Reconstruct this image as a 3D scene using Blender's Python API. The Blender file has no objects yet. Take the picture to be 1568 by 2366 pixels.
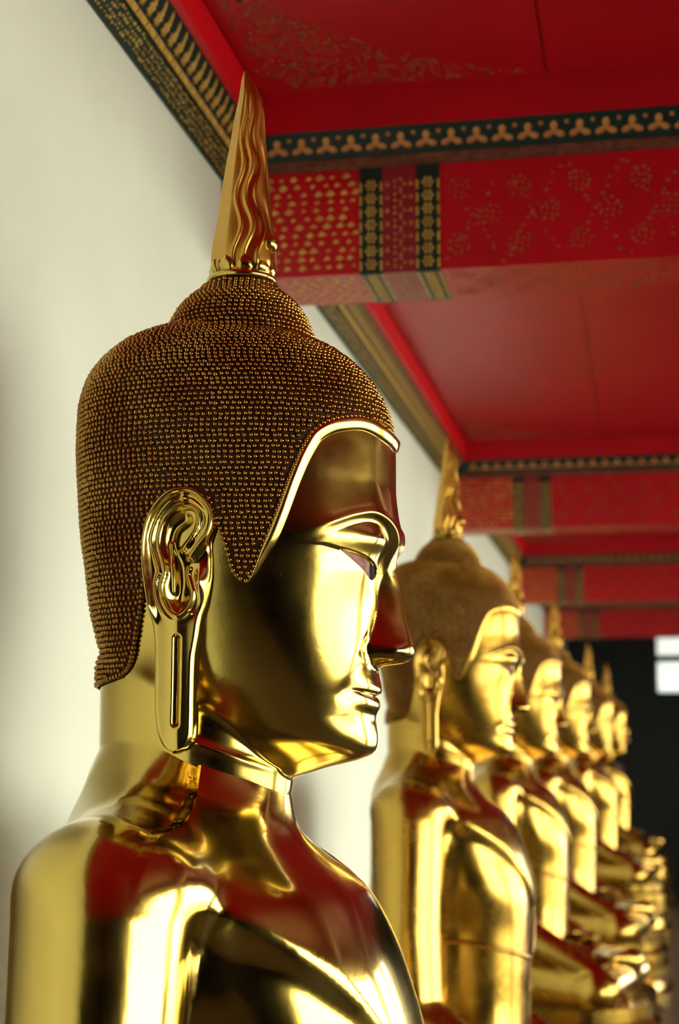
import bpy, math, random
import numpy as np
from mathutils import Matrix, Vector

# ------------------------------------------------------------------ camera, sky, exposure
scene = bpy.context.scene
EYE = 1.65
cam_data = bpy.data.cameras.new('camera')
cam = bpy.data.objects.new('camera', cam_data)
scene.collection.objects.link(cam)
cam_data.sensor_fit = 'HORIZONTAL'
cam_data.sensor_width = 24.0
cam_data.lens = 3700.0 / 1568.0 * 24.0
cam_data.clip_start = 0.05
cam_data.dof.use_dof = True
cam_data.dof.focus_distance = 1.50
cam_data.dof.aperture_fstop = 6.0
cam.location = (0, 0, EYE)
cam.rotation_euler = (math.radians(90 + 8.561), 0, math.radians(10.833))
scene.camera = cam

world = bpy.data.worlds.new('overcast_sky')
scene.world = world
world.use_nodes = True
wn_ = world.node_tree.nodes
bg = wn_['Background']
bg.inputs['Color'].default_value = (0.93, 1.0, 0.93, 1)
bg.inputs['Strength'].default_value = 3.5

sun_d = bpy.data.lights.new('sun', 'SUN')
sun_d.energy = 62.0
sun_d.angle = math.radians(1.0)
sun_d.color = (1.0, 0.97, 0.90)
sun = bpy.data.objects.new('sun', sun_d)
scene.collection.objects.link(sun)
# high sun behind the long wall: the gallery is in shade, the courtyard is sunlit
sun.rotation_euler = Vector((-0.64, 0.10, 0.76)).to_track_quat('Z', 'Y').to_euler()

vs = scene.view_settings
vs.view_transform = 'Standard'
vs.look = 'None'
vs.exposure = -0.5
vs.gamma = 1.0
vs.use_curve_mapping = False

random.seed(7)
rng = np.random.default_rng(7)
P = 1.54 / 3700.0          # sculpting unit in metres

# ------------------------------------------------------------------ materials
def mat(name, col, rough=0.5, metal=0.0, noise=None, bump=None, spec=0.5, col2=None, nscale=40, rvar=0.0, coat=0.0):
    m = bpy.data.materials.new(name)
    m.use_nodes = True
    nt = m.node_tree
    b = nt.nodes['Principled BSDF']
    b.inputs['Base Color'].default_value = (*col, 1)
    b.inputs['Roughness'].default_value = rough
    b.inputs['Metallic'].default_value = metal
    b.inputs['Specular IOR Level'].default_value = spec
    b.inputs['Coat Weight'].default_value = coat
    b.inputs['Coat Roughness'].default_value = 0.07
    tc = nt.nodes.new('ShaderNodeTexCoord')
    if col2 is not None:
        nz = nt.nodes.new('ShaderNodeTexNoise'); nz.inputs['Scale'].default_value = nscale
        nz.inputs['Detail'].default_value = 6
        nt.links.new(tc.outputs['Object'], nz.inputs['Vector'])
        rp = nt.nodes.new('ShaderNodeValToRGB')
        rp.color_ramp.elements[0].position = 0.38; rp.color_ramp.elements[1].position = 0.66
        rp.color_ramp.elements[0].color = (*col, 1); rp.color_ramp.elements[1].color = (*col2, 1)
        nt.links.new(nz.outputs['Fac'], rp.inputs['Fac'])
        nt.links.new(rp.outputs['Color'], b.inputs['Base Color'])
    if rvar > 0:
        n3 = nt.nodes.new('ShaderNodeTexNoise'); n3.inputs['Scale'].default_value = 14
        n3.inputs['Detail'].default_value = 5
        nt.links.new(tc.outputs['Object'], n3.inputs['Vector'])
        mr = nt.nodes.new('ShaderNodeMapRange')
        mr.inputs['From Min'].default_value = 0.35; mr.inputs['From Max'].default_value = 0.7
        mr.inputs['To Min'].default_value = rough; mr.inputs['To Max'].default_value = rough + rvar
        nt.links.new(n3.outputs['Fac'], mr.inputs['Value'])
        nt.links.new(mr.outputs['Result'], b.inputs['Roughness'])
    if bump:
        n2 = nt.nodes.new('ShaderNodeTexNoise'); n2.inputs['Scale'].default_value = bump[0]
        n2.inputs['Detail'].default_value = 4
        nt.links.new(tc.outputs['Object'], n2.inputs['Vector'])
        bp = nt.nodes.new('ShaderNodeBump'); bp.inputs['Strength'].default_value = bump[1]
        bp.inputs['Distance'].default_value = bump[2]
        nt.links.new(n2.outputs['Fac'], bp.inputs['Height'])
        nt.links.new(bp.outputs['Normal'], b.inputs['Normal'])
    return m

M = {}
M['gold'] = mat('polished_gold_leaf', (0.62, 0.45, 0.09), 0.12, 1.0, rvar=0.10, bump=(60, 0.10, 0.0015), coat=0.8)
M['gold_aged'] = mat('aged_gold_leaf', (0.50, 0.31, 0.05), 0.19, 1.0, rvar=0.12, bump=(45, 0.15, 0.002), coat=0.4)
M['gold_hair'] = mat('dark_gold_curls', (0.48, 0.29, 0.06), 0.20, 1.0, col2=(0.34, 0.15, 0.025), nscale=18)
M['hair_base'] = mat('dark_hair_ground', (0.05, 0.016, 0.006), 0.5, 0.5)
M['gold_spire'] = mat('red_gold_finial', (0.60, 0.34, 0.06), 0.22, 1.0, rvar=0.1)
M['shell'] = mat('pink_shell_inlay', (0.40, 0.24, 0.22), 0.6, col2=(0.24, 0.12, 0.12), nscale=120, spec=0.1)
M['pit'] = mat('dark_corrosion', (0.02, 0.008, 0.004), 0.8, spec=0.1)
M['iris'] = mat('black_inlay', (0.003, 0.005, 0.007), 0.6, spec=0.05)
M['wall'] = mat('white_limewash', (0.72, 0.78, 0.66), 0.75, col2=(0.67, 0.73, 0.61), nscale=3, bump=(30, 0.1, 0.003))
M['red'] = mat('red_ceiling_paint', (0.46, 0.002, 0.010), 0.38, col2=(0.40, 0.002, 0.009), nscale=6, spec=0.4)
M['red_bright'] = mat('bright_red_strip', (0.62, 0.002, 0.008), 0.45, spec=0.3)
M['maroon'] = mat('maroon_paint', (0.22, 0.006, 0.018), 0.4)
M['black'] = mat('black_green_lacquer', (0.004, 0.017, 0.015), 0.45, spec=0.3)
M['green'] = mat('green_black_lacquer', (0.010, 0.026, 0.015), 0.5, spec=0.3)
M['leaf'] = mat('gold_stencil_paint', (0.62, 0.42, 0.08), 0.55, metal=0.2, col2=(0.45, 0.24, 0.05), nscale=70)
M['leaf_dim'] = mat('worn_gold_stencil', (0.30, 0.10, 0.03), 0.6, col2=(0.38, 0.03, 0.02), nscale=90)
M['leaf_red'] = mat('copper_stencil_paint', (0.52, 0.24, 0.05), 0.55, col2=(0.36, 0.10, 0.03), nscale=70)
M['brown'] = mat('brown_fillet_paint', (0.09, 0.016, 0.012), 0.6, col2=(0.16, 0.05, 0.02), nscale=60)
M['stone'] = mat('dark_plinth_stone', (0.10, 0.07, 0.05), 0.5)
M['floor'] = mat('worn_floor_stone', (0.045, 0.035, 0.028), 0.45, col2=(0.06, 0.045, 0.035), nscale=2)
M['paving'] = mat('courtyard_paving', (0.34, 0.33, 0.29), 0.8)
M['facade'] = mat('sunlit_white_facade', (0.80, 0.80, 0.74), 0.8, col2=(0.72, 0.72, 0.66), nscale=1.5)
M['dark'] = mat('dim_interior_black', (0.012, 0.015, 0.016), 0.6)  # near-black colour stands in for the dimness of unlit interiors
M['pillar'] = mat('pillar_plaster', (0.55, 0.53, 0.46), 0.7)
M['glass'] = mat('pale_window_glass', (0.75, 0.85, 0.82), 0.5)
b_ = M['glass'].node_tree.nodes['Principled BSDF']
b_.inputs['Transmission Weight'].default_value = 1.0

# ------------------------------------------------------------------ helpers
col = scene.collection
def obj(name, verts, faces, material, parent=None, smooth=False, loc=None):
    me = bpy.data.meshes.new(name)
    me.from_pydata([tuple(map(float, v)) for v in verts] if not isinstance(verts, np.ndarray) else verts.tolist(), [],
                   faces if not isinstance(faces, np.ndarray) else faces.tolist())
    me.materials.append(material)
    if smooth:
        me.polygons.foreach_set('use_smooth', [True] * len(me.polygons))
    me.update()
    o = bpy.data.objects.new(name, me)
    col.objects.link(o)
    if parent is not None: o.parent = parent
    if loc is not None: o.location = loc
    return o

def tag(o, label=None, cat=None, group=None, kind=None):
    if label: o['label'] = label
    if cat: o['category'] = cat
    if group: o['group'] = group
    if kind: o['kind'] = kind
    return o

class MB:
    def __init__(s): s.v = []; s.f = []
    def add(s, v, f):
        n = len(s.v); s.v += [tuple(map(float, q)) for q in v]; s.f += [tuple(i + n for i in q) for q in f]
    def box(s, x0, x1, y0, y1, z0, z1):
        s.add([(x0,y0,z0),(x1,y0,z0),(x1,y1,z0),(x0,y1,z0),(x0,y0,z1),(x1,y0,z1),(x1,y1,z1),(x0,y1,z1)],
              [(0,3,2,1),(4,5,6,7),(0,1,5,4),(1,2,6,5),(2,3,7,6),(3,0,4,7)])
    def prism(s, poly, h, fr):     # poly in 2D, frame maps (u,v,w) -> 3D, w = thickness
        n = len(poly)
        s.add([fr(u, v, h) for u, v in poly] + [fr(u, v, -h) for u, v in poly],
              [tuple(range(n))] + [(i, i + n, (i + 1) % n + n, (i + 1) % n) for i in range(n)])
    def build(s, name, m, parent=None, smooth=False, loc=None):
        return obj(name, s.v, s.f, m, parent, smooth, loc)

def pchip(xs, ys):
    xs = np.array(xs, float); ys = np.array(ys, float)
    if xs[0] > xs[-1]: xs = xs[::-1]; ys = ys[::-1]
    h = np.diff(xs); d = np.diff(ys) / h
    m = np.zeros_like(xs)
    m[0] = d[0]; m[-1] = d[-1]
    for i in range(1, len(xs) - 1):
        if d[i-1] * d[i] > 0:
            w1 = 2*h[i] + h[i-1]; w2 = h[i] + 2*h[i-1]
            m[i] = (w1 + w2) / (w1/d[i-1] + w2/d[i])
    def fn(x):
        x = np.clip(x, xs[0], xs[-1])
        i = np.clip(np.searchsorted(xs, x) - 1, 0, len(xs) - 2)
        t = (x - xs[i]) / h[i]
        return ((2*t**3 - 3*t**2 + 1)*ys[i] + (t**3 - 2*t**2 + t)*h[i]*m[i]
                + (-2*t**3 + 3*t**2)*ys[i+1] + (t**3 - t**2)*h[i]*m[i+1])
    return fn

def curve(pts, sig=6.0, step=1.0):
    xs = [q[0] for q in pts]; ys = [q[1] for q in pts]
    fn = pchip(xs, ys)
    lo, hi = min(xs), max(xs)
    g = np.arange(lo - 6*sig, hi + 6*sig + step, step)
    v = fn(g)
    if sig > 0:
        n = int(4*sig/step); k = np.exp(-0.5*(np.arange(-n, n+1)*step/sig)**2); k /= k.sum()
        v = np.convolve(np.pad(v, n, mode='edge'), k, 'valid')
    return lambda x: np.interp(x, g, v)

def sstep(a, b, x):
    t = np.clip((x - a) / (b - a), 0, 1)
    return t*t*(3 - 2*t)
def smax(a, b, k):
    h = np.clip(0.5 + 0.5*(a - b)/k, 0, 1)
    return b + (a - b)*h + k*h*(1 - h)
def smin(a, b, k): return -smax(-a, -b, k)
def gauss(a, b, ca, cb, sa, sb): return np.exp(-((a - ca)/sa)**2 - ((b - cb)/sb)**2)
def seg_dist(px, py, poly):
    d = np.full(np.shape(px), 1e9)
    for (ax, ay), (bx, by) in zip(poly[:-1], poly[1:]):
        vx, vy = bx - ax, by - ay
        t = np.clip(((px - ax)*vx + (py - ay)*vy)/(vx*vx + vy*vy + 1e-9), 0, 1)
        d = np.minimum(d, np.hypot(px - ax - t*vx, py - ay - t*vy))
    return d
def spline2(pts, n=10):            # Catmull-Rom through 2D/3D points
    p = [np.array(q, float) for q in pts]; p = [2*p[0]-p[1]] + p + [2*p[-1]-p[-2]]
    out = []
    for i in range(1, len(p) - 2):
        for k in range(n):
            t = k / n
            out.append(0.5*((2*p[i]) + (-p[i-1]+p[i+1])*t + (2*p[i-1]-5*p[i]+4*p[i+1]-p[i+2])*t*t + (-p[i-1]+3*p[i]-3*p[i+1]+p[i+2])*t**3))
    out.append(p[-2]); return np.array(out)
def grid_faces(nr, nc, wrap=False):
    f = []
    cc = nc if wrap else nc - 1
    i = np.arange(nr - 1)[:, None]; j = np.arange(cc)[None, :]
    a = i*nc + j; b = i*nc + (j + 1) % nc; c = (i + 1)*nc + (j + 1) % nc; d = (i + 1)*nc + j
    return np.stack([a, b, c, d], -1).reshape(-1, 4)

# ------------------------------------------------------------------ the gallery
A = 0.85                    # size of the bay mouldings
WX = -0.684                 # face of the long white wall
CZ = EYE + 1.278*A            # ceiling
BEAMS = [2.51, 5.57, 8.38, 11.02]
BZ0 = EYE + 0.918*A           # underside of beams
RX = 2.75                   # open side
def struct(name, mb, m, parent=None):
    o = mb.build(name, m, parent); o['kind'] = 'structure'; return o

b = MB(); b.box(WX - 0.25, WX, -5.5, 18.5, -0.2, CZ + 0.4); wall_left = struct('wall_left', b, M['wall'])
b = MB(); b.box(WX, RX + 0.6, -5.5, 18.5, -0.2, 0.0); floor = struct('floor', b, M['floor'])
b = MB(); b.box(WX, RX + 0.9, -5.5, 18.5, CZ, CZ + 0.2); ceiling = struct('ceiling', b, M['red'])
b = MB(); b.box(WX - 0.25, RX + 0.6, -5.75, -5.5, -0.2, CZ + 0.4); struct('wall_back', b, M['dark'])
b = MB(); b.box(RX, RX + 0.3, -5.5, -1.7, 0.0, CZ); struct('wall_right', b, M['dark'])
b = MB(); b.box(RX + 0.6, 40, -40, 60, -0.6, -0.25); struct('floor_courtyard', b, M['paving'])
b = MB(); b.box(WX, WX + 1.25, -5.5, 11.0, 0.0, 0.64); b.box(WX, WX + 1.30, -5.5, 11.0, 0.64, 0.68)
struct('trim_1', b, M['stone'])
tag(bpy.data.objects['trim_1'], 'long dark stone plinth along the white wall under the statues')

b = MB(); b.box(RX + 0.02, RX + 0.32, -1.7, 11.2, EYE + 0.62, CZ); struct('trim_6', b, M['red'])
b = MB(); b.box(RX + 0.08, RX + 0.28, -1.7, 11.2, 0.0, 0.62); b.box(RX + 0.04, RX + 0.32, -1.7, 11.2, 0.62, 0.68); struct('trim_7', b, M['pillar'])
b = MB(); b.box(15.0, 15.5, -30, 50, -0.25, 5.5); struct('wall_courtyard', b, M['facade'])
# dark hall at the far end with one bright window
b = MB()
EY = 14.5
b.box(WX, 0.06, EY, EY + 0.3, 0, CZ); b.box(0.85, RX + 0.6, EY, EY + 0.3, 0, CZ)
b.box(0.06, 0.85, EY, EY + 0.3, 0, EYE + 0.53); b.box(0.06, 0.85, EY, EY + 0.3, EYE + 1.13, CZ)
struct('wall_far', b, M['dark'])
b = MB(); b.box(RX, RX + 0.3, 11.2, EY + 0.3, 0, CZ); struct('wall_side', b, M['dark'])
b = MB(); b.box(WX, WX + 0.03, 11.25, EY, 0, CZ); struct('wall_hall', b, M['dark'])  # near-black sheet over the white wall, hall's shade put in as colour
b = MB(); b.box(WX + 0.03, RX, 11.25, EY, CZ - 0.03, CZ - 0.005); struct('ceiling_hall', b, M['dark'])  # near-black sheet under the red ceiling, shade of the hall painted in
b = MB()
b.box(0.06, 0.09, EY + 0.05, EY + 0.12, EYE + 0.53, EYE + 1.13); b.box(0.81, 0.85, EY + 0.05, EY + 0.12, EYE + 0.53, EYE + 1.13)
b.box(0.06, 0.85, EY + 0.05, EY + 0.12, EYE + 0.80, EYE + 0.86)
wd = struct('window_1', b, M['stone'])
b = MB(); b.box(0.09, 0.81, EY + 0.08, EY + 0.09, EYE + 0.53, EYE + 0.80); b.build('pane', M['glass'], wd)
b = MB(); b.box(0.09, 0.81, EY + 0.08, EY + 0.09, EYE + 0.86, EYE + 1.13); b.build('pane', M['glass'], wd)

# pillars on the courtyard side
for i, y in enumerate([-1.5] + BEAMS):
    t = bpy.data.objects.new('pillar', None); col.objects.link(t); t.location = (RX + 0.2, y + 0.1, 0)
    b = MB(); b.box(-0.2, 0.2, -0.2, 0.2, 0.25, CZ - 0.12); b.build('shaft', M['pillar'], t)
    b = MB(); b.box(-0.27, 0.27, -0.27, 0.27, 0.0, 0.15); b.box(-0.235, 0.235, -0.235, 0.235, 0.15, 0.25); b.build('base', M['pillar'], t)
    b = MB(); b.box(-0.26, 0.26, -0.26, 0.26, CZ - 0.12, CZ); b.build('capital', M['pillar'], t)
    tag(t, ['square plastered pillar beside the end wall behind the camera', 'square plastered pillar at the nearest red beam',
            'square plastered pillar at the second red beam', 'square plastered pillar at the third red beam',
            'square plastered pillar at the farthest red beam'][i], 'pillar', 'pillars along the open side', 'structure')

# ---- painted motifs -------------------------------------------------------------------
def blob(n, r0, rx=1.0, ry=1.0, cx=0, cy=0):
    return [(cx + rx*r0*math.cos(2*math.pi*k/n), cy + ry*r0*math.sin(2*math.pi*k/n)) for k in range(n)]
def trefoil(s=1.0):
    pts = []
    for k in range(30):                       # three lobes
        a = 2*math.pi*k/30 + math.pi/2
        r = 0.0115 + 0.0075*math.cos(3*(a - math.pi/2))
        pts.append((s*r*math.cos(a)*1.15, s*r*math.sin(a)*0.95))
    return pts
FLAME = [(-.013,-.020),(-.006,-.015),(-.002,-.022),(.004,-.015),(.011,-.017),(.009,-.008),(.015,-.003),(.009,.001),(.008,.007),(.013,.014),(.017,.024),
         (.007,.019),(.001,.012),(-.002,.005),(-.007,.006),(-.006,-.001),(-.013,-.003),(-.009,-.010)]

def slanted(o, ux, uz, nx):
    """frame with origin o, in-plane axes ux, uz and normal nx"""
    o, ux, uz, nx = map(np.array, (o, ux, uz, nx))
    return lambda u, v, w: o + ux*u + uz*v + nx*w

# wall cornices, one per bay: sections in (distance from wall, height over the eye)
SEC = [(d*A, z*A) for d, z in [(0.0, 1.127), (0.006, 1.124), (0.036, 1.160), (0.042, 1.160), (0.045, 1.168), (0.076, 1.205), (0.090, 1.207), (0.090, 1.279)]]
def cornice(n, y0, y1, detail):
    def strip(i0, i1, name, m, parent, back=0.0):
        b = MB()
        pts = SEC[i0:i1 + 1]
        poly = [(d, z) for d, z in pts] + [(0.0, pts[-1][1]), (0.0, pts[0][1])]
        poly = [q for k, q in enumerate(poly) if k == 0 or q != poly[k-1]]
        if poly[0] == poly[-1]: poly = poly[:-1]
        nn = len(poly)
        b.add([(WX + d, y0, EYE + z) for d, z in poly] + [(WX + d, y1, EYE + z) for d, z in poly],
              [tuple(range(nn)), tuple(range(2*nn - 1, nn - 1, -1))] + [(k, k + nn, (k + 1) % nn + nn, (k + 1) % nn) for k in range(nn)])
        return b.build(name, m, parent)
    root = strip(2, 3, 'trim_%d' % n, M['brown'], None); root['kind'] = 'structure'
    lower = strip(0, 2, 'ornament_band', M['green'], root)
    band = strip(3, 5, 'flame_band', M['black'], root)
    strip(5, 7, 'red_strip', M['red_bright'], root)
    # lower ornament: scattered gold flecks in rows, and brown edge
    d0, z0 = SEC[1]; d1, z1 = SEC[2]
    L = math.hypot(d1 - d0, z1 - z0); uz = np.array([(d1-d0)/L, 0, (z1-z0)/L]); nx = np.array([uz[2], 0, -uz[0]])
    b = MB(); y = y0
    while y < y1:
        for r_ in range(4):
            fr = slanted((WX + d0, y + (r_ % 2)*0.006 + rng.uniform(-.0025, .0025), EYE + z0), (0, 1, 0), uz, nx)
            v0 = L*(0.2 + 0.2*r_) + rng.uniform(-.0015, .0015)
            s = rng.uniform(0.0014, 0.0029)
            a = rng.uniform(0, 3.1)
            pl = [(s*1.35*math.cos(a + t)*(1 + .25*math.cos(4*t)), v0 + s*math.sin(a + t)) for t in np.arange(6)*math.pi/3]
            b.prism(pl, 0.0006, fr)
        y += 0.0125*A
    o = b.build('gold_flecks', M['leaf'], lower); o['kind'] = 'stuff'
    # yellow dashes along the middle fillet
    dm = MB(); fr = slanted((0, 0, 0), (0, 1, 0), uz, nx)
    dm.prism([(-0.018, -0.0042), (0.018, -0.0042), (0.018, 0.0042), (-0.018, 0.0042)], 0.0030, fr)
    dash = None; y = y0 + 0.03; k = 0
    while y < y1 - 0.02:
        if dash is None: dash = dm.build('gold_dash', M['leaf'], root); dd = dash
        else: dd = dash.copy(); col.objects.link(dd)
        dd.location = (WX + 0.0425*A, y, EYE + 1.1600*A); y += 0.0475*A
    # brown lower edge
    # flames
    d0, z0 = SEC[4]; d1, z1 = SEC[5]
    L = math.hypot(d1 - d0, z1 - z0); uz = np.array([(d1-d0)/L, 0, (z1-z0)/L]); nx = np.array([uz[2], 0, -uz[0]])
    fm = MB(); fr = slanted((0, 0, 0), (0, -1, 0), uz, nx); fm.prism([(u*0.92*A, v*0.95*A) for u, v in FLAME], 0.0012, fr)
    fl = None; y = y0 + 0.02
    while y < y1:
        if fl is None: fl = fm.build('flame_motif', M['leaf'], band); ff = fl
        else: ff = fl.copy(); col.objects.link(ff)
        ff.location = Vector((WX + d0, y, EYE + z0)) + Vector(uz)*L*0.46 + Vector(nx)*0.0008; y += 0.0385*A
    return root
ys = [-0.9] + BEAMS
for i in range(4):
    cornice(2 + i, ys[i] + (0.17 if i else 0.0), ys[i + 1], i < 2)

# beams, children of the ceiling
X0, X1 = WX + 0.002, RX + 0.4
def make_beam(k, y):
    bm_ = MB(); bm_.box(X0, X1, y, y + 0.17, BZ0, CZ - 0.001)
    beam = bm_.build('beam', M['red'], ceiling)
    # cornice on the face toward the viewer
    def lath(name, poly, m, par=beam):
        b = MB(); n = len(poly)
        b.add([(X0, y - d*A, EYE + z*A) for d, z in poly] + [(X1, y - d*A, EYE + z*A) for d, z in poly],
              [tuple(range(n))[::-1], tuple(range(n, 2*n))] + [(j, (j + 1) % n, (j + 1) % n + n, j + n) for j in range(n)])
        return b.build(name, m, par)
    lath('red_strip', [(0, 1.200), (0.036, 1.200), (0.036, 1.2785), (0, 1.2785)], M['red'])
    bandb = lath('trefoil_band', [(0, 1.149), (0.010, 1.149), (0.034, 1.1995), (0, 1.1995)], M['black'])
    lath('fillet', [(0, 1.130), (0.012, 1.130), (0.013, 1.1485), (0, 1.1485)], M['brown'])
    uz = np.array([0, -0.024*A, 0.0505*A]); L = np.linalg.norm(uz); uz /= L; nx = np.array([0, -uz[2], uz[1]])
    fr = slanted((0, 0, 0), (1, 0, 0), uz, nx)
    x = X0 + 0.10
    tm = MB(); tm.prism(trefoil(1.05*A), 0.0012, fr)
    dm = MB(); dm.prism(blob(8, 0.0036), 0.0012, fr)
    t0 = d0 = None
    o0 = np.array([0, y - 0.010*A, EYE + 1.149*A]) + nx*0.0008
    if k == 0:
        while x < X1 - 0.05:
            if t0 is None: t0 = tm.build('trefoil_motif', M['leaf_red'], bandb); t_ = t0; d0 = dm.build('gold_dot', M['leaf_red'], bandb); d_ = d0
            else: t_ = t0.copy(); col.objects.link(t_); d_ = d0.copy(); col.objects.link(d_)
            t_.location = Vector(o0 + uz*L*0.45) + Vector((x, 0, 0))
            d_.location = Vector(o0 + uz*L*0.74) + Vector((x + 0.0245*A, 0, 0)); x += 0.049*A
    else:
        b = MB()
        while x < X1 - 0.05:
            f2 = slanted(o0 + uz*L*0.45 + np.array([x, 0, 0]), (1, 0, 0), uz, nx); b.prism(trefoil(1.05*A), 0.0012, f2); x += 0.049*A
        o = b.build('trefoil_motifs', M['leaf_red'], bandb); o['kind'] = 'stuff'
    # two dark ornament strips with a maroon strip between, wrapping under the beam
    for nm, xa, xb, m in (('dark_strip', -0.525*A, -0.480*A, 'black'), ('maroon_strip', -0.480*A, -0.414*A, 'maroon'), ('dark_strip', -0.414*A, -0.368*A, 'black')):
        b = MB(); b.box(xa, xb, y - 0.0015, y + 0.1715, BZ0 - 0.0015, EYE + 1.13*A)
        st = b.build(nm, M[m], beam)
        b = MB()
        ff = slanted((0, y - 0.0022, 0), (1, 0, 0), (0, 0, 1), (0, -1, 0))
        fu = slanted((0, 0, BZ0 - 0.0022), (1, 0, 0), (0, 1, 0), (0, 0, -1))
        xc = (xa + xb)/2; w = (xb - xa)/2
        def rosette(fr, cx, cy, s):
            if nm == 'dark_strip':
                b.prism([(cx - s*.55, cy), (cx, cy - s*.5), (cx + s*.55, cy), (cx, cy + s*.5)], 0.0005, fr) if False else None
                for a in range(6):
                    b.prism(blob(6, 0.0029, 1, 1, cx + s*.5*math.cos(a*math.pi/3), cy + s*.5*math.sin(a*math.pi/3)), 0.0005, fr)
                b.prism(blob(6, 0.0026, 1, 1, cx, cy), 0.0005, fr)
                for sx in (-1, 1):
                    b.prism([(cx + sx*w*.98, cy - s*.75), (cx + sx*w*.80, cy - s*.75), (cx + sx*w*.80, cy + s*.35), (cx + sx*w*.98, cy + s*.35)], 0.0005, fr)
            else:
                for a in range(5):
                    b.prism(blob(5, 0.0027, 1, 1, cx + s*.6*math.cos(a*1.2566), cy + s*.6*math.sin(a*1.2566)), 0.0005, fr)
                for sx in (-1, 1):
                    b.prism([(cx + sx*w*.7 - .004, cy - .003), (cx + sx*w*.7 + .004, cy - .003), (cx + sx*w*.7, cy + .005)], 0.0005, fr)
        zc = BZ0 + 0.0145; s = 0.0145
        while zc < EYE + 1.12*A:
            rosette(ff, xc, zc, s); zc += 0.0225
        yc = y + 0.016
        while yc < y + 0.16:
            rosette(fu, xc, yc, s); yc += 0.0225
        o = b.build('gold_ornament', M['leaf'] if nm == 'dark_strip' else M['leaf_red'], st); o['kind'] = 'stuff'
    # gold stencil on the red: leaves near the wall, medallions and lattice further out
    for nm, fr, v0, v1 in (('stencil_on_face', slanted((0, y - 0.0006, 0), (1, 0, 0), (0, 0, 1), (0, -1, 0)), BZ0 + 0.004, EYE + 1.122*A),
                           ('stencil_on_underside', slanted((0, 0, BZ0 - 0.0006), (1, 0, 0), (0, 1, 0), (0, 0, -1)), y + 0.006, y + 0.166)):
        b = MB(); r_ = 0; v = v0 + 0.010
        while v < v1:
            u = X0 + 0.012 + (0.0125 if r_ % 2 else 0)
            while u < -0.53*A:
                s = rng.uniform(0.45, 0.95)
                q = rng.uniform(-.3, .3)
                b.prism([(u - .0095*s, v - .001), (u - .001, v - .0050*s + q*.006), (u + .0085*s, v + .0005*q), (u + .0035*s, v + .0035*s), (u - .0010*s, v + .0075*s)], 0.0003, fr)
                u += 0.0255*A*rng.uniform(.8, 1.2)
            v += 0.0165*A; r_ += 1
        o = b.build(nm, M['leaf'], beam); o['kind'] = 'stuff'
        b = MB(); pitch = 0.115*A; c0 = (v0 + v1)/2
        u = -0.33*A; j = 0
        while u < X1:
            for sv in ((-0.047, 0.047) if j % 2 == 0 else (0.0,)):
                for a in range(9):
                    aa = a*2*math.pi/9 + rng.uniform(-.12, .12); rr = 0.0158 + rng.uniform(-.002, .002)
                    cu, cv = u + rr*math.cos(aa), c0 + sv + rr*math.sin(aa)
                    if v0 < cv < v1: b.prism(blob(4, rng.uniform(.0022, .004), 1, 1, cu, cv), 0.0003, fr)
                for a in range(4):
                    cu, cv = u + .007*math.cos(a*1.57 + .6), c0 + sv + .007*math.sin(a*1.57 + .6)
                    if v0 < cv < v1: b.prism(blob(4, .0026, 1, 1, cu, cv), 0.0003, fr)
            u += pitch/2; j += 1
        # lattice of broken diagonal chains
        u = -0.36*A
        while u < X1:
            for sg in (1, -1):
                n = 14
                for q in range(n):
                    cu = u + pitch*q/n + rng.uniform(-.004, .004); cv = c0 + sg*(0.085 - 0.170*q/n) + rng.uniform(-.004, .004)
                    if v0 < cv < v1 and cu > -0.36*A and rng.random() < .9: b.prism(blob(4, rng.uniform(.002, .0042), 1.2, .8, cu, cv), 0.0003, fr)
            u += pitch
        o = b.build(nm, M['leaf_dim'], beam); o['kind'] = 'stuff'
    return beam
for k, y in enumerate(BEAMS): make_beam(k, y)
# corner stencils and panel joints on the ceiling of every bay
for k, y in enumerate(BEAMS):
    b = MB(); fr = slanted((0, 0, CZ - 0.0046), (1, 0, 0), (0, 1, 0), (0, 0, -1))
    n = 0
    while n < 620:
        dx = rng.uniform(0.01, 0.53); dy = rng.uniform(0.01, 0.64)
        if (dx/.51)**.62 + (dy/.61)**.62 < 1 and (dx > .05 or dy > .05):
            s = rng.uniform(.002, .0046); a = rng.uniform(0, 3.1)
            b.prism([(WX + .085 + dx + s*math.cos(a + t)*(1.3 if i % 2 else .7), y - .052 - dy + s*math.sin(a + t)) for i, t in enumerate(np.arange(5)*1.2566)], 0.0003, fr)
            n += 1
    o = b.build('corner_stencil', M['leaf_dim'], ceiling); o['kind'] = 'stuff'
    y0_ = (BEAMS[k-1] + .17) if k else -0.9
    xs_ = [WX + 0.077, -0.132, 0.47, 1.06, 1.66, 2.26, X1]
    for xa, xb in zip(xs_[:-1], xs_[1:]):
        b = MB(); b.box(xa + .002, xb - .002, y0_, y - 0.046, CZ - .004, CZ - .0005); b.build('ceiling_panel', M['red'], ceiling)

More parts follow.
